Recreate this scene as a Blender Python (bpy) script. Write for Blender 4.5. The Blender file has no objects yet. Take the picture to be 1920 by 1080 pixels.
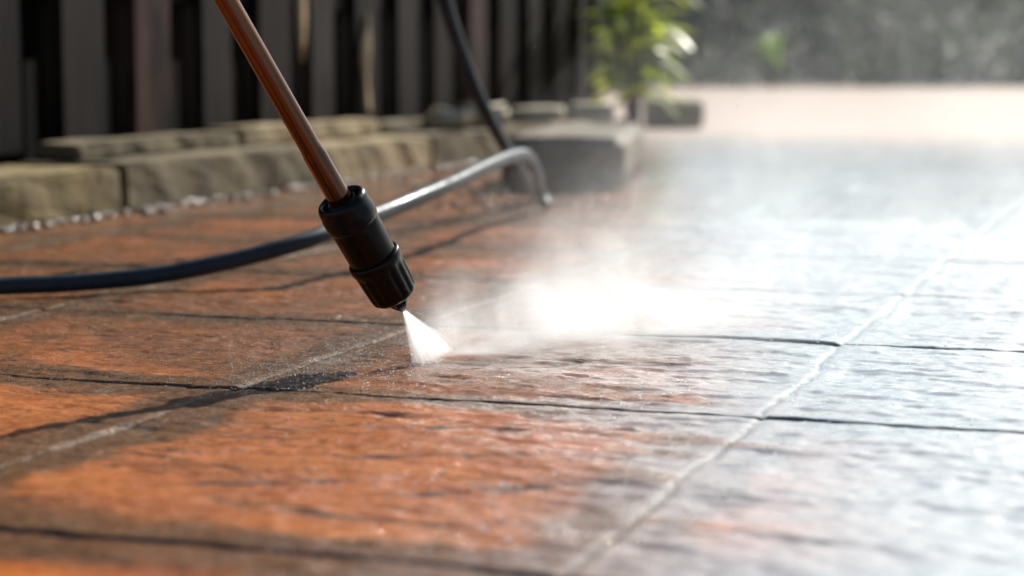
import bpy, bmesh, math, random
import numpy as np
from mathutils import Vector, Matrix
R = math.radians
rnd = random.Random(7)
S = bpy.context.scene
COL = S.collection

# ------------------------------------------------------------------ camera, sky, sun, exposure
CAM_H, FPX, PITCH = 0.232, 3757.0, math.atan(420/3757.0)
cam = bpy.data.cameras.new('camera'); cam_o = bpy.data.objects.new('camera', cam); COL.objects.link(cam_o)
cam_o.location = (0, 0, CAM_H); cam_o.rotation_euler = (math.pi/2-PITCH, 0, 0)
cam.sensor_width = 36; cam.lens = FPX/1920*36; cam.clip_start = .02; cam.clip_end = 500
cam.dof.use_dof = True; cam.dof.focus_distance = 1.53; cam.dof.aperture_fstop = 5.0
S.camera = cam_o
SUN_AZ, SUN_EL = R(31), R(34)            # azimuth measured from +Y towards +X
w = bpy.data.worlds.new('World'); S.world = w; w.use_nodes = True
sky = w.node_tree.nodes.new('ShaderNodeTexSky'); sky.sky_type = 'NISHITA'; sky.sun_disc = False
sky.sun_elevation = SUN_EL; sky.sun_rotation = SUN_AZ
sky.dust_density = 1.0
bg = w.node_tree.nodes['Background']; bg.inputs['Strength'].default_value = .058
w.node_tree.links.new(sky.outputs[0], bg.inputs['Color'])
sun = bpy.data.lights.new('sun', 'SUN'); sun.energy = 5.0; sun.angle = R(.5); sun.color = (1, .955, .88)
sun_o = bpy.data.objects.new('sun', sun); COL.objects.link(sun_o)
sd = Vector((math.sin(SUN_AZ)*math.cos(SUN_EL), math.cos(SUN_AZ)*math.cos(SUN_EL), math.sin(SUN_EL)))
sun_o.rotation_euler = sd.to_track_quat('Z', 'Y').to_euler(); sun_o.location = sd*20
S.view_settings.view_transform = 'Standard'; S.view_settings.look = 'None'
S.view_settings.exposure = .82; S.view_settings.gamma = 1
S.render.engine = 'CYCLES'
cy = S.cycles
cy.use_denoising = True; cy.max_bounces = 10; cy.volume_bounces = 5; cy.transparent_max_bounces = 16
cy.diffuse_bounces = 3; cy.glossy_bounces = 4; cy.sample_clamp_indirect = 6; cy.volume_max_steps = 512

def at(px, py, Y):
    """world point on the camera ray through photo pixel (px, py) at world depth Y"""
    x, y = (px-960)/FPX, -(py-540)/FPX
    c, s = math.cos(PITCH), math.sin(PITCH)
    dy, dz = c + y*s, -s + y*c
    t = Y/dy
    return Vector((x*t, Y, CAM_H+dz*t))
def ground(px, py, z=0.0):
    x, y = (px-960)/FPX, -(py-540)/FPX
    c, s = math.cos(PITCH), math.sin(PITCH)
    dy, dz = c + y*s, -s + y*c
    t = (z-CAM_H)/dz
    return Vector((x*t, dy*t, z))

# ------------------------------------------------------------------ helpers
def tag(o, label=None, cat=None, group=None, kind=None):
    if label: o['label'] = label
    if cat: o['category'] = cat
    if group: o['group'] = group
    if kind: o['kind'] = kind
    return o
def empty(name, loc, rot=(0, 0, 0)):
    o = bpy.data.objects.new(name, None); COL.objects.link(o); o.location = loc; o.rotation_euler = rot
    o.empty_display_size = .02
    return o
def build(name, bm, mat, parent=None, smooth=True, loc=None, rot=None):
    bmesh.ops.recalc_face_normals(bm, faces=bm.faces)
    me = bpy.data.meshes.new(name); bm.to_mesh(me); bm.free()
    for p in me.polygons: p.use_smooth = smooth
    if mat: me.materials.append(mat)
    o = bpy.data.objects.new(name, me); COL.objects.link(o)
    if loc is not None: o.location = loc
    if rot is not None: o.rotation_euler = rot
    if parent: o.parent = parent
    return o
def lathe(bm, prof, seg=64, fn=None):
    """profile of (r, z); fn(r, z, angle) -> r"""
    rings = []
    for r, z in prof:
        ring = []
        for k in range(seg):
            a = 2*math.pi*k/seg
            rr = fn(r, z, a) if fn else r
            ring.append(bm.verts.new((rr*math.cos(a), rr*math.sin(a), z)))
        rings.append(ring)
    for A, B in zip(rings, rings[1:]):
        for k in range(seg):
            bm.faces.new((A[k], A[(k+1) % seg], B[(k+1) % seg], B[k]))
    bm.faces.new(rings[0][::-1]); bm.faces.new(rings[-1])
def catmull(pts, n=12):
    P = [pts[0]*2-pts[1]] + list(pts) + [pts[-1]*2-pts[-2]]
    out = []
    for i in range(1, len(P)-2):
        a, b, c, d = P[i-1:i+3]
        for k in range(n):
            t = k/n
            out.append(.5*((2*b)+(c-a)*t+(2*a-5*b+4*c-d)*t*t+(3*b-a-3*c+d)*t**3))
    out.append(pts[-1]); return out
def tube(bm, pts, rad, seg=20):
    rings = []; up = Vector((0, 0, 1)); prev = None
    for i, p in enumerate(pts):
        t = (pts[min(i+1, len(pts)-1)]-pts[max(i-1, 0)]).normalized()
        if prev is None:
            n = t.cross(up); n = n.normalized() if n.length > .01 else Vector((1, 0, 0))
        else:
            n = (prev-t*prev.dot(t)).normalized()
        prev = n; b = t.cross(n)
        r = rad(i/(len(pts)-1)) if callable(rad) else rad
        rings.append([bm.verts.new(p+(n*math.cos(2*math.pi*k/seg)+b*math.sin(2*math.pi*k/seg))*r) for k in range(seg)])
    for A, B in zip(rings, rings[1:]):
        for k in range(seg):
            bm.faces.new((A[k], A[(k+1) % seg], B[(k+1) % seg], B[k]))
    bm.faces.new(rings[0][::-1]); bm.faces.new(rings[-1])

_ico = {}
def spheres(name, lst, mat, sub=2):
    """lst of (centre, (rx, ry, rz), turn): many small pebbles or drops in one mesh"""
    if sub not in _ico:
        b = bmesh.new(); bmesh.ops.create_icosphere(b, subdivisions=sub, radius=1); b.verts.ensure_lookup_table()
        _ico[sub] = (np.array([v.co[:] for v in b.verts]), np.array([[v.index for v in f.verts] for f in b.faces])); b.free()
    V, F = _ico[sub]; vs = []; fs = []
    for i, (c, r, a) in enumerate(lst):
        q = V*np.array(r); ca, sa = math.cos(a), math.sin(a)
        vs.append(np.stack([q[:, 0]*ca-q[:, 1]*sa+c[0], q[:, 0]*sa+q[:, 1]*ca+c[1], q[:, 2]+c[2]], -1)); fs.append(F+i*len(V))
    co = np.concatenate(vs).astype(np.float32); q = np.concatenate(fs).astype(np.int32)
    me = bpy.data.meshes.new(name); me.vertices.add(len(co)); me.vertices.foreach_set('co', co.ravel())
    me.loops.add(q.size); me.loops.foreach_set('vertex_index', q.ravel())
    me.polygons.add(len(q)); me.polygons.foreach_set('loop_start', np.arange(0, q.size, 3, dtype=np.int32))
    me.polygons.foreach_set('use_smooth', np.ones(len(q), dtype=bool)); me.update(calc_edges=True); me.materials.append(mat)
    o = bpy.data.objects.new(name, me); COL.objects.link(o); return o
def hash2(i, j, s):
    v = np.sin(i*127.1+j*311.7+s*74.7)*43758.5453
    return v-np.floor(v)
def vnoise(x, y, s=0):
    xi, yi = np.floor(x), np.floor(y); xf, yf = x-xi, y-yi
    u, v = xf*xf*xf*(xf*(xf*6-15)+10), yf*yf*yf*(yf*(yf*6-15)+10)
    def g(i, j):
        a = hash2(xi+i, yi+j, s)*2*np.pi
        return np.cos(a)*(xf-i)+np.sin(a)*(yf-j)
    return (g(0, 0)*(1-u)+g(1, 0)*u)*(1-v)+(g(0, 1)*(1-u)+g(1, 1)*u)*v
def fbm(x, y, s=0, o=4, g=.5):
    t = 0; a = 1
    for k in range(o):
        t = t+a*vnoise(x, y, s+k*3.3); x, y, a = x*2.03+5.1, y*2.03+1.7, a*g
    return t

class Mat:
    def __init__(self, name):
        self.m = bpy.data.materials.new(name); self.m.use_nodes = True
        self.t = self.m.node_tree; self.p = self.t.nodes.get('Principled BSDF'); self.out = self.t.nodes['Material Output']
    def new(self, typ, ins=None, **props):
        n = self.t.nodes.new('ShaderNode'+typ)
        for k, v in props.items(): setattr(n, k, v)
        for k, v in (ins or {}).items(): self.set(n.inputs[k], v)
        return n
    def set(self, sock, v):
        if hasattr(v, 'is_output'): self.t.links.new(v, sock)
        elif hasattr(v, 'outputs'): self.t.links.new(v.outputs[0], sock)
        else: sock.default_value = v
    def P(self, **kw):
        for k, v in kw.items(): self.set(self.p.inputs[k.replace('_', ' ')], v)
        return self
    def math(self, op, a, b=0.0, c=0.0, clamp=False):
        return self.new('Math', {0: a, 1: b, 2: c}, operation=op, use_clamp=clamp).outputs[0]
    def coord(self, scale=(1, 1, 1), loc=(0, 0, 0), rot=(0, 0, 0), kind='Object'):
        tc = self.new('TexCoord')
        return self.new('Mapping', {'Vector': tc.outputs[kind], 'Scale': scale, 'Location': loc, 'Rotation': rot}).outputs[0]
    def noise(self, vec, scale=5, detail=4, rough=.5, dist=0):
        return self.new('TexNoise', {'Vector': vec, 'Scale': scale, 'Detail': detail, 'Roughness': rough, 'Distortion': dist}).outputs[0]
    def ramp(self, fac, lo, hi, a=0.0, b=1.0, smooth=True):
        return self.new('MapRange', {0: fac, 1: lo, 2: hi, 3: a, 4: b}, interpolation_type='SMOOTHSTEP' if smooth else 'LINEAR').outputs[0]
    def mix(self, fac, a, b):
        n = self.new('Mix', data_type='RGBA'); self.set(n.inputs[0], fac); self.set(n.inputs[6], a); self.set(n.inputs[7], b)
        return n.outputs[2]
    def bump(self, h, strength=.3, dist=.01, normal=None):
        n = self.new('Bump', {'Height': h, 'Strength': strength, 'Distance': dist})
        if normal is not None: self.set(n.inputs['Normal'], normal)
        return n.outputs[0]

# ------------------------------------------------------------------ ground: wet terracotta flags
TA = R(18.4)
E1 = Vector((math.cos(TA), -math.sin(TA), 0)); E2 = Vector((math.sin(TA), math.cos(TA), 0))
A0 = ground(440, 727)
TU, TV = .382, .372

def patio_mat():
    M = Mat('wet terracotta flags'); M.P(Specular_IOR_Level=.1)
    tc = M.new('TexCoord'); o = tc.outputs['Object']
    sep = M.new('SeparateXYZ', {0: o})
    u, v = sep.outputs[0], sep.outputs[1]
    v = M.math('ADD', M.math('MULTIPLY', M.math('MINIMUM', sep.outputs[1], 0.0), .855), M.math('MAXIMUM', sep.outputs[1], 0.0))
    du = M.new('Attribute', attribute_name='joint_across').outputs['Fac']; dv = M.new('Attribute', attribute_name='joint_along').outputs['Fac']
    de = M.math('MINIMUM', du, dv)
    iu = M.math('FLOOR', M.math('DIVIDE', u, TU)); iv = M.math('FLOOR', M.math('DIVIDE', v, TV))
    wn = M.new('TexWhiteNoise', {'Vector': M.new('CombineXYZ', {0: iu, 1: iv, 2: 3.0})}, noise_dimensions='3D')
    tint = wn.outputs[0]
    strat = M.coord((3.0, 8, 4))                    # riven layers run along the tile
    big = M.noise(strat, 2.0, 5, .6, .6)
    mid = M.noise(M.coord((10, 19, 10)), 3.5, 6, .66, .5)
    fine = M.noise(M.coord((30, 60, 40)), 8, 5, .65)
    patch = M.noise(o, 4.5, 5, .6, .5)
    base = M.mix(M.ramp(big, .3, .68), (.60, .158, .014, 1), (.38, .076, .008, 1))
    base = M.mix(M.ramp(mid, .45, .75), base, (.52, .19, .04, 1))
    base = M.mix(M.math('MULTIPLY', M.ramp(tint, .2, 1.0), .45), base, (.27, .105, .04, 1))
    # brown algae and dirt, heavier towards the joints and over the flags behind the lance
    dirt_n = M.math('ADD', M.math('MULTIPLY', M.ramp(de, .0, .065, 1, 0), .38), M.math('MULTIPLY', big, .48))
    dirt_n = M.math('ADD', dirt_n, M.math('MULTIPLY', patch, .62))
    behind = M.math('MULTIPLY', M.ramp(v, -.01, .08), M.ramp(patch, .64, .46, .2, .95))
    base = M.mix(M.math('MULTIPLY', behind, M.ramp(fine, .70, .45, .3, 1)), base, (.115, .046, .013, 1))
    back = M.math('MULTIPLY', M.ramp(v, -.02, .10), M.ramp(u, .25, .1))
    dirt_n = M.math('ADD', dirt_n, M.math('MULTIPLY', M.math('SUBTRACT', fine, .5), .42))
    dirt = M.ramp(dirt_n, .58, .76)
    grit = M.ramp(fine, .42, .62)
    dcol = M.mix(grit, (.032, .019, .007, 1), (.15, .070, .022, 1))
    base = M.mix(M.math('MULTIPLY', dirt, .88), base, dcol)
    # grime caught in the riven steps of the stone
    lines = M.math('ABSOLUTE', M.math('SUBTRACT', M.math('FRACT', M.math('MULTIPLY', M.noise(M.coord((1.6, 15, 4), (2, 5, 1)), 1.9, 5, .5, .35), 9.0)), .5))
    lines = M.math('MULTIPLY', M.ramp(lines, .015, .10, 1, 0), M.ramp(patch, .38, .52))
    base = M.mix(M.math('MULTIPLY', lines, .8), base, (.035, .022, .012, 1))
    pits = M.noise(M.coord((150, 210, 150)), 1.0, 4, .7)
    base = M.mix(M.math('MULTIPLY', M.ramp(pits, .52, .66), .6), base, (.05, .026, .011, 1))
    base = M.mix(M.math('MULTIPLY', M.ramp(pits, .44, .30), .45), base, (.62, .27, .075, 1))
    speck = M.math('MULTIPLY', M.ramp(fine, .60, .72), .35)
    base = M.mix(speck, base, (.10, .045, .02, 1))
    # washed flags: scoured stone to the right, pale mist and reflection painted in
    wash_sheen = M.ramp(M.math('ADD', u, M.math('MULTIPLY', M.math('SUBTRACT', patch, .5), .3)), .22, .55)
    base = M.mix(M.math('MULTIPLY', wash_sheen, .6), base, (.36, .25, .21, 1))
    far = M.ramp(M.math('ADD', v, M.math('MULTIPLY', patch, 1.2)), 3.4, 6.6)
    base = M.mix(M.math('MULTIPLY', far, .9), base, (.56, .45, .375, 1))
    base = M.mix(M.math('MULTIPLY', M.new('Attribute', attribute_name='cleft').outputs['Fac'], .92), base, (.022, .014, .008, 1))
    # joints
    ju = M.ramp(du, .0008, .0026, 1, 0); jv = M.ramp(dv, .0028, .0065, 1, 0)
    gnoise = M.ramp(fine, .35, .65)
    gnoise = M.math('MULTIPLY', gnoise, M.ramp(pits, .60, .40, .15, 1))
    gcol = M.mix(gnoise, (.07, .055, .035, 1), (.27, .25, .21, 1))
    base = M.mix(M.math('MULTIPLY', ju, .9), base, gcol)
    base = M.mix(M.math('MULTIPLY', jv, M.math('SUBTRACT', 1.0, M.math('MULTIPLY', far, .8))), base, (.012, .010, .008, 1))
    # water lying on the flags: smooth films with edges of their own
    wet_n = M.noise(M.coord((3, 8, 3), (3.1, 1.7, 0)), 1.6, 4, .55, .8)
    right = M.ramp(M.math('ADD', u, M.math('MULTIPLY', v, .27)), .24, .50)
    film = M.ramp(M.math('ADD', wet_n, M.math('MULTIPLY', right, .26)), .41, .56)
    flow = M.noise(M.coord((10, 55, 10)), 3.2, 4, .6, 1.2)
    vfine = M.noise(M.coord((420, 620, 420)), 1.0, 3, .6)
    hgt = M.math('ADD', M.math('ADD', M.math('MULTIPLY', fine, .6), M.math('MULTIPLY', vfine, .45)), M.math('MULTIPLY', mid, .8))
    foam_sheen = M.math('MULTIPLY', M.math('MULTIPLY', M.ramp(M.math('ADD', film, M.math('MULTIPLY', M.math('SUBTRACT', M.math('ADD', M.math('MULTIPLY', fine, .5), M.math('MULTIPLY', mid, .5)), .5), 2.6)), .02, .85), right), M.math('SUBTRACT', 1.0, M.math('MULTIPLY', jv, .8)))
    foam_sheen = M.math('MULTIPLY', foam_sheen, M.math('SUBTRACT', 1.0, far))
    base = M.mix(M.math('MULTIPLY', foam_sheen, .75), base, (.33, .45, .505, 1))  # pale blue foam, with the sky's reflection painted into its colour
    hgt = M.math('MULTIPLY', hgt, M.math('SUBTRACT', 1.0, M.math('MULTIPLY', film, .86)))
    bn = M.bump(hgt, .55, .004)
    vo = M.new('TexVoronoi', {'Vector': M.coord((240, 300, 240)), 'Scale': 1.0, 'Randomness': 1.0}, feature='F1')
    dome = M.math('MULTIPLY', M.ramp(vo.outputs['Distance'], .42, .0), M.ramp(M.noise(o, 14, 3), .42, .6))
    ch = M.math('ADD', M.math('ADD', M.math('MULTIPLY', hgt, .8), M.math('MULTIPLY', dome, M.math('MULTIPLY', M.math('MULTIPLY', M.math('SUBTRACT', 1.0, right), M.math('SUBTRACT', 1.0, M.math('MULTIPLY', film, .6))), 1.2))), M.math('MULTIPLY', flow, M.math('ADD', .26, M.math('MULTIPLY', right, .50))))
    cn = M.bump(ch, .50, .0035)
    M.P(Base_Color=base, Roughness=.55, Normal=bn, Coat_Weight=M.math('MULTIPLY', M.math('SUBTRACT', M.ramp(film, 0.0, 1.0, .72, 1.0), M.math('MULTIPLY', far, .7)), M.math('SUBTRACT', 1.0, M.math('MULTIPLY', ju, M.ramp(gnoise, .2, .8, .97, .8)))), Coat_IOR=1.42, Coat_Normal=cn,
        Coat_Roughness=M.math('ADD', M.math('MULTIPLY', M.math('SUBTRACT', 1.0, film), .06), .02))
    return M.m

def graded(lo, hi, step, far_lo, far_hi):
    a = list(np.arange(lo, hi, step)); s = step; x = a[0]
    left = []
    while x > far_lo: s = min(s*1.16, 3); x -= s; left.append(x)
    s = step; x = a[-1]; right = []
    while x < far_hi: s = min(s*1.16, 3); x += s; right.append(x)
    return np.array(left[::-1]+a+right)

def tile_height(U, V):
    wob = fbm(U*9, V*9, 11, 4, .6)*.0065
    V0 = V; V = np.where(V < 0, V*.855, V)      # the front row of flags is deeper
    fu, fv = (U+wob)/TU, (V+wob)/TV
    iu, iv = np.floor(fu), np.floor(fv)
    du = np.minimum(fu-iu, 1-(fu-iu))*TU; dv = np.minimum(fv-iv, 1-(fv-iv))*TV
    z = (hash2(iu, iv, 1)-.5)*.0004
    z = z+((fu-iu)-.5)*(hash2(iu, iv, 2)-.5)*.001+((fv-iv)-.5)*(hash2(iu, iv, 3)-.5)*.0006
    # riven layers: steps that run along the tile
    n = fbm(U*3.0+iu*7.7, V*9+iv*3.1, 21, 5, .55)*3.4+.12*fbm(U*40, V*60, 4, 3)
    k = np.floor(n); f = n-k
    st = k+np.clip((f-.80)/.20, 0, 1)
    z = z+st*.0013
    z = z+fbm(U*45, V*70, 31, 4, .6)*.0013
    # arrises and joints
    def joint(d, hw, dep, rad):
        t = np.clip((d-hw)/rad, 0, 1)
        return -dep*(1-(1-(1-t)**2)**.5)
    z = z*np.clip(np.minimum(du, dv)/.02, .4, 1)
    z = z+joint(dv, .0026, .0042, .003+.002*fbm(U*14, V*14, 51, 2))
    z = z+joint(du, .0018, .0013, .0025+.002*fbm(U*14, V*14, 52, 2))
    fade = 1/(1+(np.maximum(np.abs(U)-1.5, 0)+np.maximum(V-2.2, 0))**2)
    return z*(.25+.75*fade), du, dv

def clefts(U, V):
    """long splits in the riven faces of the flags"""
    c = np.zeros_like(U); W = fbm(U*22, V*22, 71, 4)*.006
    for (x0, y0), (x1, y1), wd in (((500, 800), (1190, 808), 1.0), ((590, 850), (1260, 864), 1.0), ((330, 900), (720, 893), 1.3), ((320, 922), (910, 990), 1.6), ((690, 918), (1230, 900), 1.3),
            ((790, 700), (1010, 728), .8), ((880, 720), (1230, 700), .7), ((905, 694), (1180, 672), .7), ((470, 770), (820, 782), .7), ((820, 672), (1120, 671), .6), ((1000, 740), (1300, 752), .7),
            ((1560, 930), (1850, 905), .9), ((1480, 690), (1800, 672), .7), ((1500, 720), (1900, 735), .7), ((60, 640), (420, 655), .6), ((100, 790), (300, 800), .8)):
        p, q = ground(x0, y0)-A0, ground(x1, y1)-A0
        a = np.array([p.dot(E1), p.dot(E2)]); b = np.array([q.dot(E1), q.dot(E2)]); d = b-a; L = float(d@d)
        t = np.clip(((U-a[0])*d[0]+(V-a[1])*d[1])/L, 0, 1)
        ds = np.hypot(U-a[0]-t*d[0], V-a[1]-t*d[1]+W)
        k = np.exp(-(ds/(.0050*wd))**2)*np.clip(np.sin(math.pi*np.clip(t, .02, .98))*2.2, 0, 1)*np.clip(.75+1.6*fbm(U*25, V*25, 81, 3), 0, 1)
        c = np.maximum(c, k)
    return c
def make_patio():
    us = graded(-.95, .98, .0032, -70, 70); vs = graded(-.68, 1.5, .0026, -8, 75)
    U, V = np.meshgrid(us, vs, indexing='xy')
    Z, DU, DV = tile_height(U, V)
    CL = clefts(U, V); Z = Z-CL*.0018
    nu, nv = len(us), len(vs)
    co = np.stack([U, V, Z], -1).reshape(-1, 3).astype(np.float32)
    idx = np.arange(nu*nv).reshape(nv, nu)
    q = np.stack([idx[:-1, :-1], idx[:-1, 1:], idx[1:, 1:], idx[1:, :-1]], -1).reshape(-1, 4)
    me = bpy.data.meshes.new('patio')
    me.vertices.add(len(co)); me.vertices.foreach_set('co', co.ravel())
    me.loops.add(q.size); me.loops.foreach_set('vertex_index', q.ravel().astype(np.int32))
    me.polygons.add(len(q)); me.polygons.foreach_set('loop_start', np.arange(0, q.size, 4, dtype=np.int32))
    me.polygons.foreach_set('use_smooth', np.ones(len(q), dtype=bool))
    me.update(calc_edges=True); me.validate()
    for nm, ar in (('joint_across', DU), ('joint_along', DV), ('cleft', CL)):
        me.attributes.new(nm, 'FLOAT', 'POINT').data.foreach_set('value', ar.ravel().astype(np.float32))
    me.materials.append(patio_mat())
    o = bpy.data.objects.new('patio', me); COL.objects.link(o)
    o.location = (A0.x, A0.y, 0); o.rotation_euler = (0, 0, -TA)
    tag(o, kind='structure')
    return o
make_patio()

# ------------------------------------------------------------------ materials of the garden edge
def stone_mat(name, a, b, moss=(.05, .055, .02, 1), amount=.5, rough=.75, seed=0):
    M = Mat(name); c = M.coord(loc=(seed*1.7, seed*.9, seed*.3))
    n1 = M.noise(c, 7, 6, .65, .3); n2 = M.noise(c, 38, 5, .6); n3 = M.noise(c, 3.2, 4, .6, .8)
    col = M.mix(M.ramp(n1, .3, .7), a, b)
    col = M.mix(M.math('MULTIPLY', M.ramp(n3, .48, .66), amount), col, moss)
    col = M.mix(M.math('MULTIPLY', M.ramp(n2, .55, .72), .4), col, (.04, .035, .025, 1))
    M.P(Base_Color=col, Roughness=rough, Normal=M.bump(M.math('ADD', M.math('MULTIPLY', n1, .7), M.math('MULTIPLY', n2, .4)), .6, .012),
        Coat_Weight=.05, Coat_Roughness=.3, Specular_IOR_Level=.15)
    return M.m
def wood_mat(name, a, b, seed=0):
    M = Mat(name); tc = M.new('TexCoord'); rn = M.new('ObjectInfo').outputs['Random']
    off = M.new('VectorMath', {0: tc.outputs['Object'], 1: M.new('CombineXYZ', {0: M.math('MULTIPLY', rn, 9.0), 1: M.math('MULTIPLY', rn, 23.0), 2: M.math('MULTIPLY', rn, 41.0)}).outputs[0]}, operation='ADD').outputs[0]
    n = M.noise(M.new('Mapping', {'Vector': off, 'Scale': (16, 16, 1.1), 'Location': (seed, 0, 0)}).outputs[0], 3, 6, .65, .7)
    n2 = M.noise(M.new('Mapping', {'Vector': off, 'Scale': (4, 4, 1.4), 'Location': (seed*2, 0, 0)}).outputs[0], 3, 4)
    col = M.mix(M.ramp(n, .3, .7), a, b)
    col = M.mix(M.math('MULTIPLY', M.ramp(n2, .46, .60), .75), col, (.005, .004, .004, 1))
    M.P(Base_Color=col, Roughness=.6, Normal=M.bump(n, .2, .003), Specular_IOR_Level=.06)
    return M.m

# frame of the fence line: s runs along E2, t runs away from the patio (towards -E1)
K0 = ground(0, 431)
def KP(s, t, z): return K0+E2*s-E1*t+Vector((0, 0, z))
KROT = (0, 0, -TA)

def rough_block(L, W, H, seed, amp=.006, cut=.012, res=.02):
    """a weathered block: X across, Y along, Z up, base centre at the origin"""
    bm = bmesh.new(); bmesh.ops.create_cube(bm, size=1)
    bmesh.ops.scale(bm, vec=(W, L, H), verts=bm.verts); bmesh.ops.translate(bm, vec=(0, 0, H/2), verts=bm.verts)
    bmesh.ops.bevel(bm, geom=bm.edges[:], offset=min(cut, H*.3), segments=2, affect='EDGES')
    n = max(2, int(L/res/4)); 
    bmesh.ops.subdivide_edges(bm, edges=[e for e in bm.edges if e.calc_length() > .05], cuts=3, use_grid_fill=True)
    bmesh.ops.subdivide_edges(bm, edges=[e for e in bm.edges if e.calc_length() > .05], cuts=3, use_grid_fill=True)
    P = np.array([v.co[:] for v in bm.verts]); 
    d = fbm(P[:, 0]*9+P[:, 2]*13+seed*3.1, P[:, 1]*9+P[:, 2]*5+seed, seed, 4)
    d2 = fbm(P[:, 0]*9+7+seed, P[:, 1]*11+P[:, 2]*12, seed+5, 4)
    for i, v in enumerate(bm.verts):
        k = min(1, v.co.z/.01) if H > .02 else 1
        v.co.z += float(d[i])*amp*1.4*k; v.co.x += float(d2[i])*amp*1.5; v.co.y += float(d[i])*amp
        v.co.z = max(v.co.z, 0)
    return bm

KH = .072
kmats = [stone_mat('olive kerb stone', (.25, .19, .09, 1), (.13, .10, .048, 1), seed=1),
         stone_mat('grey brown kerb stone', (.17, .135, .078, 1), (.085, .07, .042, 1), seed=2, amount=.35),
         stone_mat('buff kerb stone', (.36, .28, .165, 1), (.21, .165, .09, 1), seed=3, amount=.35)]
klabels = ['long olive kerb stone at the left edge, running out of the picture',
           'grey brown kerb stone behind the lance, right of the dark crack',
           'sunlit buff kerb stone in the middle, right of the lance pipe',
           'shaded kerb stone behind the hanging hose, next to last of its row', 'far kerb stone beyond the hanging hose, last of its row']
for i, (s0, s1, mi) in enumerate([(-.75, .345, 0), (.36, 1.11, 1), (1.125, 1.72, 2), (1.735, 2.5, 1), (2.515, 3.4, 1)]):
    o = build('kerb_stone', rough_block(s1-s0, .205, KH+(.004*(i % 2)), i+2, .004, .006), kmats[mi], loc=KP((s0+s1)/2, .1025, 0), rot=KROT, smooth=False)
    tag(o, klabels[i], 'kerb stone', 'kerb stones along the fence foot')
# second course laid behind, under the boards
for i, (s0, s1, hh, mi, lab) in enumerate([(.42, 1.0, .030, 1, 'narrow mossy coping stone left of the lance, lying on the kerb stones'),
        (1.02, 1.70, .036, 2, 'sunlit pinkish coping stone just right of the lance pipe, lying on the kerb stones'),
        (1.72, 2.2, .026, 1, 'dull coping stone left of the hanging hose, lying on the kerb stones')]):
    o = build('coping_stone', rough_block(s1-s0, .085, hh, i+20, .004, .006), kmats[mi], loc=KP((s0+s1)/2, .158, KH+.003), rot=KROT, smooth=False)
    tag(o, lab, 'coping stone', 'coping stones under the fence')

# ------------------------------------------------------------------ fence
fence = empty('wooden_fence', KP(1, .24, 0), KROT)
tag(fence, 'dark weathered board fence with black gaps behind the stone kerb', 'fence')
wm = [wood_mat('dark brown board', (.020, .013, .011, 1), (.006, .0045, .004, 1), 1), wood_mat('grey board', (.038, .031, .028, 1), (.008, .0065, .006, 1), 4),
      wood_mat('red brown board', (.070, .038, .031, 1), (.020, .012, .010, 1), 7)]
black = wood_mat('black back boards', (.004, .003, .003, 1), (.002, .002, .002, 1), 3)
pale = wood_mat('sun dapple timber', (.36, .28, .17, 1), (.26, .19, .11, 1), 9)  # pale colour stands for sunlight falling on the boards
S0, S1, PITCHB, FH = -.99, 3.72, .255, 1.75
def fbox(name, s0, s1, t0, t1, z0, z1, mat, parent=fence, bev=.004):
    bm = bmesh.new(); bmesh.ops.create_cube(bm, size=1)
    bmesh.ops.scale(bm, vec=(t1-t0, s1-s0, z1-z0), verts=bm.verts)
    bmesh.ops.bevel(bm, geom=bm.edges[:], offset=bev, segments=2, affect='EDGES')
    o = build(name, bm, mat, parent, smooth=False)
    o.location = (-((t0+t1)/2-.24), (s0+s1)/2-1, (z0+z1)/2)
    return o
i = 0; s = S0
while s < S1:
    wdt = .138+.012*math.sin(i*2.3)
    b = fbox('board', s, min(s+wdt, S1+.02), .218, .236, KH+.012, FH+.02*math.sin(i*1.7), wm[(1, 0, 1, 0, 1, 0, 0, 2, 0, 0, 1, 0, 0, 0, 2, 0, 1, 0, 0, 0)[i % 20]])
    b.rotation_euler = (R(.3)*math.sin(i*5.1), 0, R(1.2)*math.sin(i*3.3))
    i += 1; s += PITCHB
for s in np.arange(S0-.104, S1-.05, PITCHB):
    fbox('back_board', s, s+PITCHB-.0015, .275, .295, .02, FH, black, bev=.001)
for z in (.35, 1.4): fbox('rail', S0, S1, .2375, .2735, z, z+.07, black)
fbox('post', S1+.022, S1+.10, .205, .29, .0, FH+.05, wm[1])
# two sun dapples on the boards, shaped and coloured as pale strips
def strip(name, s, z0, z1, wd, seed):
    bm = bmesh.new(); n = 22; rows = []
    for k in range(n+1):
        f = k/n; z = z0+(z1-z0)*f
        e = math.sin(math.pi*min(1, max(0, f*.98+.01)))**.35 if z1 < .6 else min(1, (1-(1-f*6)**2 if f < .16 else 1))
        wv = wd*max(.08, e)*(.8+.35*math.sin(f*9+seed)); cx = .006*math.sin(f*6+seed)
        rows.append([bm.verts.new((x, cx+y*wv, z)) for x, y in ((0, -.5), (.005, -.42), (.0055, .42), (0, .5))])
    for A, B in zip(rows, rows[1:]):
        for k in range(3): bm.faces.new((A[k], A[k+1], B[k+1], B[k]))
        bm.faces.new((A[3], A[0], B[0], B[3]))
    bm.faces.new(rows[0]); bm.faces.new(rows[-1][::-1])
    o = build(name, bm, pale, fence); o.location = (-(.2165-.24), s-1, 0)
    o['label'] = 'patch of sunlight on the dark board, made as a pale strip'
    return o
strip('dapple_strip', 1.50, .238, 1.2, .045, 1)
strip('dapple_strip', 1.865, .118, .345, .05, 2)

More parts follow.
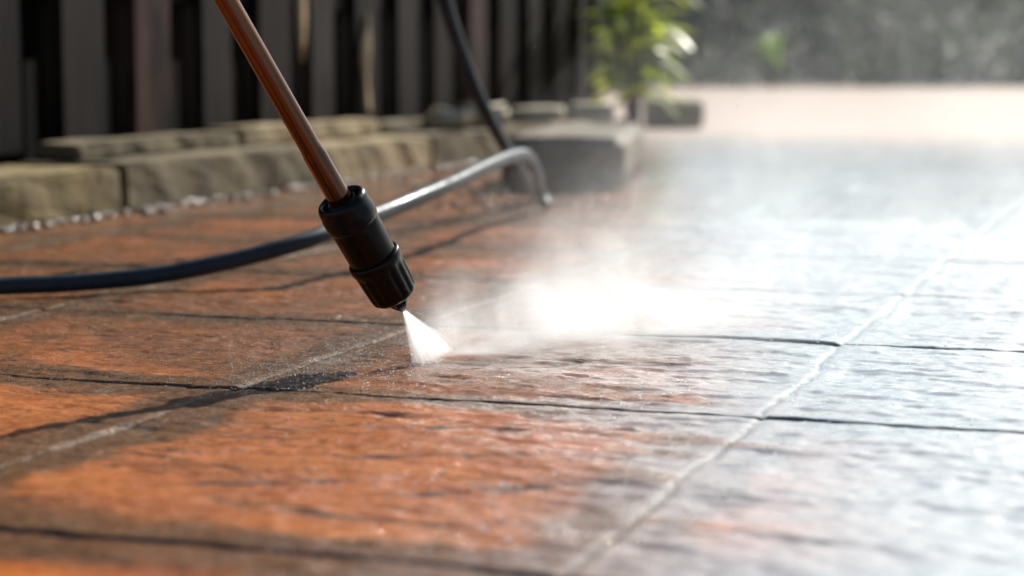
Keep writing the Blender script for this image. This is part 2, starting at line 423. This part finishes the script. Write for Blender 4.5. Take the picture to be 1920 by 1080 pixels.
# ------------------------------------------------------------------ stones and blocks by the fence end
slabm = stone_mat('dark mossy slab', (.17, .145, .105, 1), (.10, .085, .06, 1), (.03, .03, .016, 1), .4, seed=5)
palem = stone_mat('pale concrete', (.56, .50, .38, 1), (.45, .39, .29, 1), (.2, .18, .1, 1), .3, seed=6)
a, b = ground(968, 362), ground(1176, 356)
sl = rough_block(.95, .225, .098, 41, .004)
o = build('raised_slab', sl, slabm, loc=((a.x+b.x)/2+.03, (a.y+b.y)/2+.48, 0), rot=(0, 0, R(-6)))
tag(o, 'thick dark mossy stone slab with sunlit top beyond the hose bend', 'stone slab')
blk = [((1108, 250, 5.0), .12, .10, .135, 'pale square concrete block standing behind the dark slab', palem, 61),
       ((1005, 250, 4.95), .16, .10, .112, 'cream rubble stone behind the slab, right of the hanging hose', palem, 62),
       ((905, 250, 4.9), .14, .09, .128, 'rounded cream rubble stone directly behind the hanging hose', palem, 63),
       ((845, 250, 4.85), .10, .08, .122, 'small cream rubble stone left of the hanging hose', palem, 64)]
for (px, py, Y), wd, dp, hh, lab, mt, sd_ in blk:
    rub = 'rubble' in lab
    if rub:                                  # lies on the kerb stones
        k = (px-960)/FPX; q0 = KP(0, .065, 0); ss = (k*q0.y-q0.x)/(E2.x-k*E2.y); loc = KP(ss, .065, KH+.004); hh -= KH; mt = palem
    else: loc = Vector((at(px, py, Y).x, Y, 0))
    o = build('rubble_stone' if rub else 'concrete_block', rough_block(dp, wd, hh, sd_, .009 if rub else .004, .02 if rub else .01), mt, loc=loc, rot=(0, 0, R(-12+sd_ % 5*7)))
    tag(o, lab, 'stone' if rub else 'concrete block', 'pale stones by the fence end' if rub else None)
p = ground(1266, 241)
o = build('planter_box', rough_block(.25, .205, .10, 71, .003, .008), slabm, loc=(p.x, p.y+.12, 0))
tag(o, 'dark low box at the foot of the leafy shrub, edge of the pale patio', 'planter')

# wet grit along the kerb foot
def grit_mat():
    M = Mat('wet grit'); n = M.noise(M.coord(), 60, 2)
    M.P(Base_Color=M.mix(M.ramp(n, .3, .7), (.10, .075, .05, 1), (.30, .24, .17, 1)), Roughness=.25, Coat_Weight=1.0, Coat_Roughness=.03)
    return M.m
L_ = []
for k in range(420):
    s = rnd.uniform(-.5, 2.4); t = -abs(rnd.gauss(0, .022)); r = rnd.uniform(.002, .0065)
    L_.append((KP(s, t-.004, r*.5), (r*rnd.uniform(.7, 1.4), r, r*.7), rnd.uniform(0, 6)))
for k in range(90):
    px = rnd.uniform(700, 1180); py = rnd.uniform(330, 395); r = rnd.uniform(.002, .006)
    if px > 955 and py < 366: continue
    L_.append((ground(px, py, r*.5), (r*1.3, r, r*.7), 0))
for k in range(60):
    s = rnd.uniform(-.4, 2.4); r = rnd.uniform(.005, .010)
    L_.append((KP(s, -rnd.uniform(.0, .05), r*.4), (r*1.3, r, r*.6), rnd.uniform(0, 6)))
o = spheres('grit', L_, grit_mat()); tag(o, 'wet gravel and grit scattered along the kerb foot', 'grit', kind='stuff')

# ------------------------------------------------------------------ shrub by the planter
def leaf_mat(name, a, b, seed=0, gloss=.25):
    M = Mat(name); n = M.noise(M.coord(loc=(seed, 0, 0)), 5, 3)
    M.P(Base_Color=M.mix(M.ramp(n, .35, .65), a, b), Roughness=.5, Coat_Weight=gloss, Coat_Roughness=.2, Specular_IOR_Level=.3)
    tr = M.new('BsdfTranslucent', {'Color': M.mix(M.ramp(n, .35, .65), (a[0]*2.2, a[1]*2.2, a[2]*1.2, 1), (b[0]*2.2, b[1]*2.2, b[2]*1.2, 1))})
    mx = M.new('MixShader', {0: .45, 1: M.p.outputs[0], 2: tr.outputs[0]})
    M.t.links.new(mx.outputs[0], M.out.inputs[0])
    return M.m
def leaf(bm, base, d, ln, wd, droop=.4, up=Vector((0, 0, 1))):
    d = d.normalized(); side = d.cross(up)
    side = side.normalized() if side.length > .05 else Vector((1, 0, 0))
    nrm = side.cross(d); n = 5; rows = []
    for k in range(n+1):
        f = k/n; c = base+d*ln*f-Vector((0, 0, 1))*droop*ln*f*f
        wv = wd*math.sin(math.pi*(f*.93+.05))**.8/2
        rows.append((bm.verts.new(c-side*wv+nrm*wv*.25), bm.verts.new(c), bm.verts.new(c+side*wv+nrm*wv*.25)))
    for A, B in zip(rows, rows[1:]):
        bm.faces.new((A[0], A[1], B[1], B[0])); bm.faces.new((A[1], A[2], B[2], B[1]))
def shrub(base, H, spread, n, ln, mat, label, cat, lo=.15):
    root = empty('leafy_shrub', base); tag(root, label, cat)
    bm = bmesh.new(); tips = []
    for k in range(6):
        a = k*1.05+.3; r = spread*.5*rnd.uniform(.4, 1)
        pts = [Vector((.012*math.cos(a), .012*math.sin(a), 0)), Vector((.3*r*math.cos(a), .3*r*math.sin(a), H*.4)), Vector((r*math.cos(a), r*math.sin(a), H*rnd.uniform(.75, 1)))]
        pts = catmull(pts, 6); tube(bm, pts, lambda f: .010*(1-.75*f), 7); tips.append(pts)
    build('stem', bm, wood_mat('shrub bark', (.10, .075, .05, 1), (.05, .038, .028, 1), 5), root)
    bm = bmesh.new()
    for k in range(n):
        pts = tips[k % 6]; f = rnd.uniform(lo, 1); q = pts[int(f*(len(pts)-1))]
        a = rnd.uniform(0, 6.28)
        leaf(bm, q, Vector((math.cos(a), math.sin(a), rnd.uniform(-.2, .9))), ln*rnd.uniform(.7, 1.25), ln*.32*rnd.uniform(.8, 1.2), rnd.uniform(.1, .6))
    build('foliage', bm, mat, root)
    return root
lm = leaf_mat('bright leaf', (.27, .31, .015, 1), (.14, .20, .015, 1))
p = at(1188, 200, 6.3)
shrub(Vector((p.x, 6.3, 0)), 0.66, .34, 150, .15, lm, 'leafy shrub with bright sunlit yellow green leaves past the fence end', 'shrub', .30)

# ------------------------------------------------------------------ far hedge, wall and tree
def hedge(name, x0, x1, Y, dep, H, n, mat, label, cat):
    root = empty(name, ((x0+x1)/2, Y, 0)); tag(root, label, cat)
    bm = bmesh.new(); L = x1-x0
    for k in range(n):
        x = rnd.uniform(-.5, .5)*L; z = rnd.uniform(.02, 1)**.9
        bulge = 1-.35*abs(math.sin(x*1.9+z*5))
        y = (-.5+rnd.random()**2*.8)*dep*bulge
        zz = z*H*(1+.08*math.sin(x*2.7)+.05*math.sin(x*7))
        a = rnd.uniform(0, 6.28)
        leaf(bm, Vector((x, y, zz)), Vector((math.cos(a), math.sin(a)-.5, rnd.uniform(-.5, .8))), rnd.uniform(.07, .16), rnd.uniform(.05, .09))
    build('foliage', bm, mat, root)
    bm = bmesh.new()
    for k in range(int(L*2)+1):
        x = -L/2+.2+k*.5*(L-.4)/max(1, L-.4)
        if x > L/2-.1: break
        tube(bm, [Vector((x, .1, 0)), Vector((x+.05, .12, H*.5)), Vector((x-.04, .1, H*.85))], lambda f: .03*(1-.7*f), 7)
    build('stem', bm, wood_mat('hedge bark', (.07, .055, .04, 1), (.04, .03, .022, 1), 6), root)
    # dense twiggy core
    return root
hm = leaf_mat('dark hedge leaf', (.024, .055, .030, 1), (.013, .030, .020, 1), 2, 0)
hm2 = leaf_mat('grey green hedge leaf', (.075, .11, .075, 1), (.045, .07, .05, 1), 4, 0)
hedge('hedge', -1.2, 3.4, 22, 1.2, 1.75, 6500, hm, 'dark clipped hedge beyond the pale patio, right of the shrub', 'hedge')
hedge('hedge', 3.5, 5.6, 22.3, 1.2, 1.55, 3200, hm2, 'grey green hedge beyond the patio, towards the right', 'hedge')
wall_m = stone_mat('grey beige render', (.36, .33, .28, 1), (.30, .275, .235, 1), (.2, .19, .15, 1), .3, seed=8)
bm = bmesh.new(); bmesh.ops.create_cube(bm, size=1); bmesh.ops.scale(bm, vec=(14.5, .25, 1.5), verts=bm.verts); bmesh.ops.translate(bm, vec=(0, 0, .75), verts=bm.verts)
bmesh.ops.bevel(bm, geom=bm.edges[:], offset=.01, segments=2, affect='EDGES')
o = build('garden_wall', bm, wall_m, smooth=False, loc=(5.2, 24.2, 0)); tag(o, 'plain grey beige garden wall far behind the hedges', 'wall')
hedge('hedge', 5.55, 6.4, 22.2, .9, 1.3, 1200, hm, 'narrow dark hedge at the right edge before the wall', 'hedge')
p = at(1447, 72, 19.5)
r2 = shrub(Vector((p.x, 19.5, 0)), .62, .3, 60, .10, leaf_mat('sunlit lime leaf', (.20, .36, .03, 1), (.14, .27, .03, 1), 3), 'lime green sprig added before the dark hedge for a sunlit leaf cluster', 'shrub', .55)  # added sprig, its brighter leaf colour stands for sun on hedge leaves

# ------------------------------------------------------------------ hoses
def hose_mat():
    M = Mat('wet black hose rubber'); n = M.noise(M.coord(), 45, 4)
    M.P(Base_Color=M.mix(n, (.014, .020, .026, 1), (.030, .042, .055, 1)), Specular_IOR_Level=.10, Roughness=M.ramp(n, .3, .7, .36, .58), Normal=M.bump(M.noise(M.coord(), 160, 3), .12, .002), Coat_Weight=.14, Coat_Roughness=.06, Coat_IOR=1.4, Coat_Tint=(.8, .92, 1, 1))
    return M.m
hmt = hose_mat()
pts = [(-260, 566, 1.93), (-120, 548, 1.97), (0, 537, 2.0), (140, 531, 2.03), (300, 515, 2.06), (430, 490, 2.08), (560, 455, 2.12), (640, 425, 2.18), (720, 397, 2.28), (840, 347, 2.45), (910, 313, 2.62),
       (960, 293, 2.78), (988, 293, 2.9), (1004, 320, 3.02), (1014, 362, 3.15), (1024, 400, 3.13)]
P3 = [at(*q) for q in pts]
for q in P3: q.z = max(q.z, .0105)
bm = bmesh.new(); tube(bm, catmull(P3, 14), .0094, 24)
o = build('pressure_hose', bm, hmt); tag(o, 'black wet hose snaking across the flags behind the lance and arching up', 'hose')
pts = [(800, -160, 2.85), (822, -60, 2.86), (836, 8, 2.88), (860, 84, 2.92), (888, 160, 2.96), (920, 226, 3.02), (952, 282, 3.12), (985, 336, 3.26), (1012, 372, 3.42)]
P3 = [at(*q) for q in pts]; P3.insert(0, P3[0]+(P3[0]-P3[1])*2.2)
for q in P3: q.z = max(q.z, .0105)
bm = bmesh.new(); tube(bm, catmull(P3, 14), .0102, 24)
o = build('hanging_hose', bm, hmt); tag(o, 'black hose hanging from above in front of the fence boards', 'hose')

# ------------------------------------------------------------------ pressure washer lance
TIP_Y = 1.56
T = at(757, 582, TIP_Y); TOP = at(424, 0, 1.455)
ax = (TOP-T).normalized()
q = ax.to_track_quat('Z', 'Y')
lance = bpy.data.objects.new('pressure_washer_lance', None); COL.objects.link(lance)
lance.empty_display_size = .02; lance.location = T; lance.rotation_mode = 'QUATERNION'; lance.rotation_quaternion = q
tag(lance, 'bronze pressure washer lance with black nozzle pointing down at the wet flags', 'pressure washer')
u_ = (TOP-T).length/670          # metres along the axis for one photo pixel
def pr(lst): return [(r*TIP_Y/FPX, z*u_) for r, z in lst]
def bronze():
    M = Mat('bronze pipe'); c = M.coord((30, 30, 3)); n = M.noise(c, 2.5, 5, .6, .8); n2 = M.noise(M.coord((60, 60, 14)), 3, 4)
    low = M.new('SeparateXYZ', {0: M.coord()}).outputs[2]
    f = M.math('MAXIMUM', M.math('MULTIPLY', M.ramp(n, .43, .54), M.ramp(low, .26, .13)), M.math('MULTIPLY', M.ramp(M.noise(M.coord((90, 90, 1.2)), 1.6, 3), .38, .56), .88))
    col = M.mix(f, (.40, .155, .055, 1), (.06, .028, .016, 1))
    M.P(Base_Color=col, Metallic=.85, Roughness=M.ramp(n2, .3, .7, .13, .25), Normal=M.bump(n2, .08, .002), Coat_Weight=.3, Coat_Roughness=.08)
    return M.m
def plastic(name, a, rough, bs):
    M = Mat(name); n = M.noise(M.coord((1, 1, .5)), 140, 4); n2 = M.noise(M.coord(), 35, 4)
    M.P(Base_Color=M.mix(n2, a, (a[0]*1.9, a[1]*1.7, a[2]*1.6, 1)), Roughness=M.ramp(n2, .35, .65, rough, rough+.2), Normal=M.bump(n, bs, .002), Specular_IOR_Level=.1, Coat_Weight=.10, Coat_Roughness=.05)
    return M.m
brz = bronze(); pl1 = plastic('black wet plastic', (.004, .0025, .002, 1), .24, .2); pl2 = plastic('black moulded rubber', (.004, .004, .006, 1), .2, .15)
bm = bmesh.new()
lathe(bm, pr([(20.5, 205), (21.5, 240), (21.5, 352), (20.2, 358), (19.6, 372), (19.6, 900), (19.6, 1500)]), 40)
build('pipe', bm, brz, lance)
bm = bmesh.new()      # sleeve
lathe(bm, pr([(30, 118), (44.5, 122), (45.5, 128), (46.5, 175), (47, 212), (45, 216)]), 64)
build('sleeve', bm, pl1, lance)
bm = bmesh.new()      # rounded rubber end cap with a soft, folded rim
def fold(r, z, a): return r*(1+.009*math.sin(3*a+z*210)+.005*math.sin(7*a+1))
lathe(bm, pr([(44, 198), (47.5, 200), (49.5, 206), (50.5, 216), (50.2, 228), (48.6, 236), (48.8, 241), (48.2, 247), (45, 253), (41, 255), (37.5, 252), (35, 245), (34, 238), (31, 235), (29.5, 246), (27, 252), (24, 251), (22.5, 247), (21.6, 236)]), 72, fold)
build('end_cap', bm, pl2, lance)
bm = bmesh.new()      # fluted locking nut
def flute(r, z, a):
    zz = z/u_
    k = 0 if zz < 40 or zz > 108 else min(1, (zz-40)/8, (108-zz)/8)
    g = max(0, math.cos(a*14))**.5*.6+.4*math.cos(a*14)
    return r*(1-.085*k*max(0, -g+.25))
lathe(bm, pr([(18, 33), (34, 33.5), (40, 35), (44, 39), (45.6, 44), (46.2, 50), (47.5, 70), (48.7, 94), (49.5, 106), (51.2, 109), (51.6, 116), (51.2, 122), (49, 125.5), (46, 126), (45, 123)]), 168, flute)
build('locking_nut', bm, pl1, lance)
bm = bmesh.new()      # pointed nozzle, six flats
def hexa(r, z, a):
    k = math.cos(math.pi/6)/math.cos((a % (math.pi/3))-math.pi/6)
    return r*(.35+.65*k)
lathe(bm, pr([(2.2, 2.5), (2.6, 0), (5, 0), (12, 7), (18, 15), (20.5, 20), (21, 30), (20, 36)]), 48, hexa)
build('nozzle', bm, pl1, lance)

# ------------------------------------------------------------------ water: jet, mist, droplets
def vol_mat(name, color=(.965, .985, 1, 1), aniso=.35):
    M = Mat(name); M.t.nodes.remove(M.p)
    v = M.new('VolumePrincipled', {'Color': color, 'Anisotropy': aniso})
    M.t.links.new(v.outputs[0], M.out.inputs['Volume']); M.v = v
    return M
IMP = ground(818, 674)
jd = (IMP-T); JL = jd.length
def jet():
    M = Mat('white rushing water')
    sep = M.new('SeparateXYZ', {0: M.coord()}); x, y, z = sep.outputs
    zz = M.math('ADD', z, .004)
    k = M.new('CombineXYZ', {0: M.math('DIVIDE', x, zz), 1: M.math('DIVIDE', y, zz), 2: M.math('MULTIPLY', z, 2.0)})
    n = M.noise(k.outputs[0], 16, 5, .65)
    M.P(Base_Color=(.93, .95, .97, 1), Roughness=.5, Specular_IOR_Level=.3)
    tr = M.new('BsdfTranslucent', {'Color': (.95, .96, .97, 1)})
    mx = M.new('MixShader', {0: .9, 1: M.p.outputs[0], 2: tr.outputs[0]})
    edge = M.ramp(M.math('ABSOLUTE', M.math('DIVIDE', x, M.math('ADD', .0016, M.math('MULTIPLY', z, .0185/JL)))), .45, 1.0, 1, .12)
    al = M.math('MULTIPLY', M.math('MULTIPLY', M.ramp(n, .28, .58, .48, .9), edge), M.ramp(z, JL*.75, JL*1.02, 1, .25))
    tp = M.new('BsdfTransparent'); m2 = M.new('MixShader', {0: al, 1: tp.outputs[0], 2: mx.outputs[0]})
    M.t.links.new(m2.outputs[0], M.out.inputs[0])
    bm = bmesh.new()
    for side in (-1, 1):          # layers of the flat fan, meeting at its two edges
        rows = []; n_, m_ = 16, 20
        for i in range(n_+1):
            f = i/n_; z_ = f*(JL+.001); a = .0016+.0185*f**1.05; b = .0012+.0055*f
            rows.append([bm.verts.new((a*q, side*b*max(0, 1-q*q), z_)) for q in [(-1.08+2.16*k/m_) for k in range(m_+1)]])
        for A, B in zip(rows, rows[1:]):
            for k in range(m_): bm.faces.new((A[k], A[k+1], B[k+1], B[k]))
    o = build('water_jet', bm, M.m)
    zax = jd.normalized(); xax = Vector((1, .15, 0)); xax = (xax-zax*xax.dot(zax)).normalized(); yax = zax.cross(xax)
    o.matrix_world = Matrix.Translation(T+zax*.0006) @ Matrix((xax, yax, zax)).transposed().to_4x4()
    tag(o, 'white fan of water shooting from the nozzle onto the flags', 'water jet')
jet()

MDIR = R(41)       # the mist drifts right and away
MO = Vector((IMP.x-.003, IMP.y+.004, 0))
def mist_mat(name, step):
    M = vol_mat(name, aniso=.55)
    c = M.coord(); sep = M.new('SeparateXYZ', {0: c}); x, y, z = sep.outputs
    s = M.math('MAXIMUM', x, 0.0)
    warp = M.noise(M.coord((1, 1, 1)), 7, 2, .55); warp2 = M.noise(M.coord((1, 1, 1), (5, 3, 2)), 7, 2, .55)
    amp = M.math('ADD', .02, M.math('MULTIPLY', s, .34))
    y2 = M.math('ADD', y, M.math('MULTIPLY', M.math('SUBTRACT', warp, .5), amp))
    z2 = M.math('ADD', z, M.math('MULTIPLY', M.math('SUBTRACT', warp2, .5), M.math('MULTIPLY', amp, 1.3)))
    z2 = M.math('MAXIMUM', z2, 0.0)
    wy = M.math('ADD', .020, M.math('MULTIPLY', s, .42)); wz = M.math('ADD', .014, M.math('MULTIPLY', s, .27))
    qy = M.math('POWER', M.math('ABSOLUTE', M.math('DIVIDE', y2, wy)), 2.0); qz = M.math('POWER', M.math('DIVIDE', z2, wz), 1.3)
    g = M.math('EXPONENT', M.math('MULTIPLY', M.math('ADD', qy, qz), -1.0))
    a = M.math('DIVIDE', 145.0, M.math('POWER', M.math('ADD', 1.0, M.math('DIVIDE', s, .10)), 2.85))
    puff = M.noise(M.coord((1, 1.3, 1.1)), 11, 4, .6, .4)
    puff = M.ramp(puff, .40, .64, .05, 1.7)
    start = M.math('MULTIPLY', M.ramp(x, -.016, .035), M.ramp(x, 1.7, 2.55, 1, 0))
    d = M.math('MULTIPLY', M.math('MULTIPLY', g, a), M.math('MULTIPLY', puff, start))
    M.set(M.v.inputs['Density'], d)
    M.m.cycles.volume_step_rate = step
    return M.m
def mist(name, s0, s1, step, label):
    bm = bmesh.new(); rings = []
    N = 6
    for i in range(N+1):
        s = s0+(s1-s0)*i/N; hy = .05+.84*s; hz = .055+.74*s; ring = []
        for k in range(13):
            a = math.pi*k/12
            ring.append(bm.verts.new((s, hy*math.cos(a), .004+hz*math.sin(a))))
        rings.append(ring)
    for A, B in zip(rings, rings[1:]):
        for k in range(13): bm.faces.new((A[k], A[(k+1) % 13], B[(k+1) % 13], B[k]))
    bm.faces.new(rings[0][::-1]); bm.faces.new(rings[-1])
    o = build(name, bm, mist_mat(name, step), loc=MO, rot=(0, 0, MDIR))
    tag(o, label, 'mist', kind='stuff')
mist('spray_mist', -.02, .5, .4, 'dense white spray bouncing off the flags right of the jet')
mist('drifting_mist', .503, 2.6, .32, 'thin water mist drifting over the patio towards the right')

def drop_mat():
    M = Mat('water droplets'); M.P(Base_Color=(.9, .95, 1, 1), Roughness=.02, IOR=1.33, Transmission_Weight=1.0)
    return M.m
dm = drop_mat()
L_ = []
for k in range(2600):
    s = rnd.random()**1.4*1.9; hy = (.03+.42*s)*rnd.gauss(0, .55); z = abs(rnd.gauss(0, 1))*(.03+.15*s)+.004
    r = rnd.uniform(.0002, .0005)*(1+s*.5)
    L_.append((MO+Matrix.Rotation(MDIR, 4, 'Z') @ Vector((s, hy, z)), (r, r, r), 0))
for k in range(4200):     # finest spray carried high over the patio
    s = rnd.uniform(.25, 1.3); r = rnd.uniform(.00016, .00042)
    L_.append((MO+Matrix.Rotation(MDIR, 4, 'Z') @ Vector((s, rnd.gauss(0, .35)*s, rnd.uniform(.05, .42)*min(1, .3+s))), (r, r, r), 0))
for k in range(500):      # splash round the foot of the jet
    a = rnd.uniform(0, 6.28); r = abs(rnd.gauss(0, .09)); q = IMP+Vector((math.cos(a)*r, math.sin(a)*r*.7, abs(rnd.gauss(0, .02))+.003))
    r = rnd.uniform(.0002, .0005); L_.append((q, (r, r, r), 0))
o = spheres('spray_droplets', L_, dm, 1); tag(o, 'fine water droplets flying through the mist', 'droplets', kind='stuff')
L_ = []
for (x0, x1, y0, y1, n, r0, r1) in ((0, 790, 560, 730, 1300, .0002, .0007), (430, 800, 610, 730, 700, .0002, .0007), (800, 1500, 820, 1060, 60, .0005, .0013), (880, 1110, 960, 1060, 10, .001, .0016), (1100, 1900, 600, 900, 250, .0004, .0010), (0, 800, 780, 1000, 60, .0004, .0010)):
    for k in range(n):
        q = ground(rnd.uniform(x0, x1), rnd.uniform(y0, y1), .0015); r = rnd.uniform(r0, r1)
        L_.append((q, (r*1.2, r*1.2, r*.6), 0))
o = spheres('water_beads', L_, dm); tag(o, 'beads of water lying on the wet flags', 'droplets', kind='stuff')
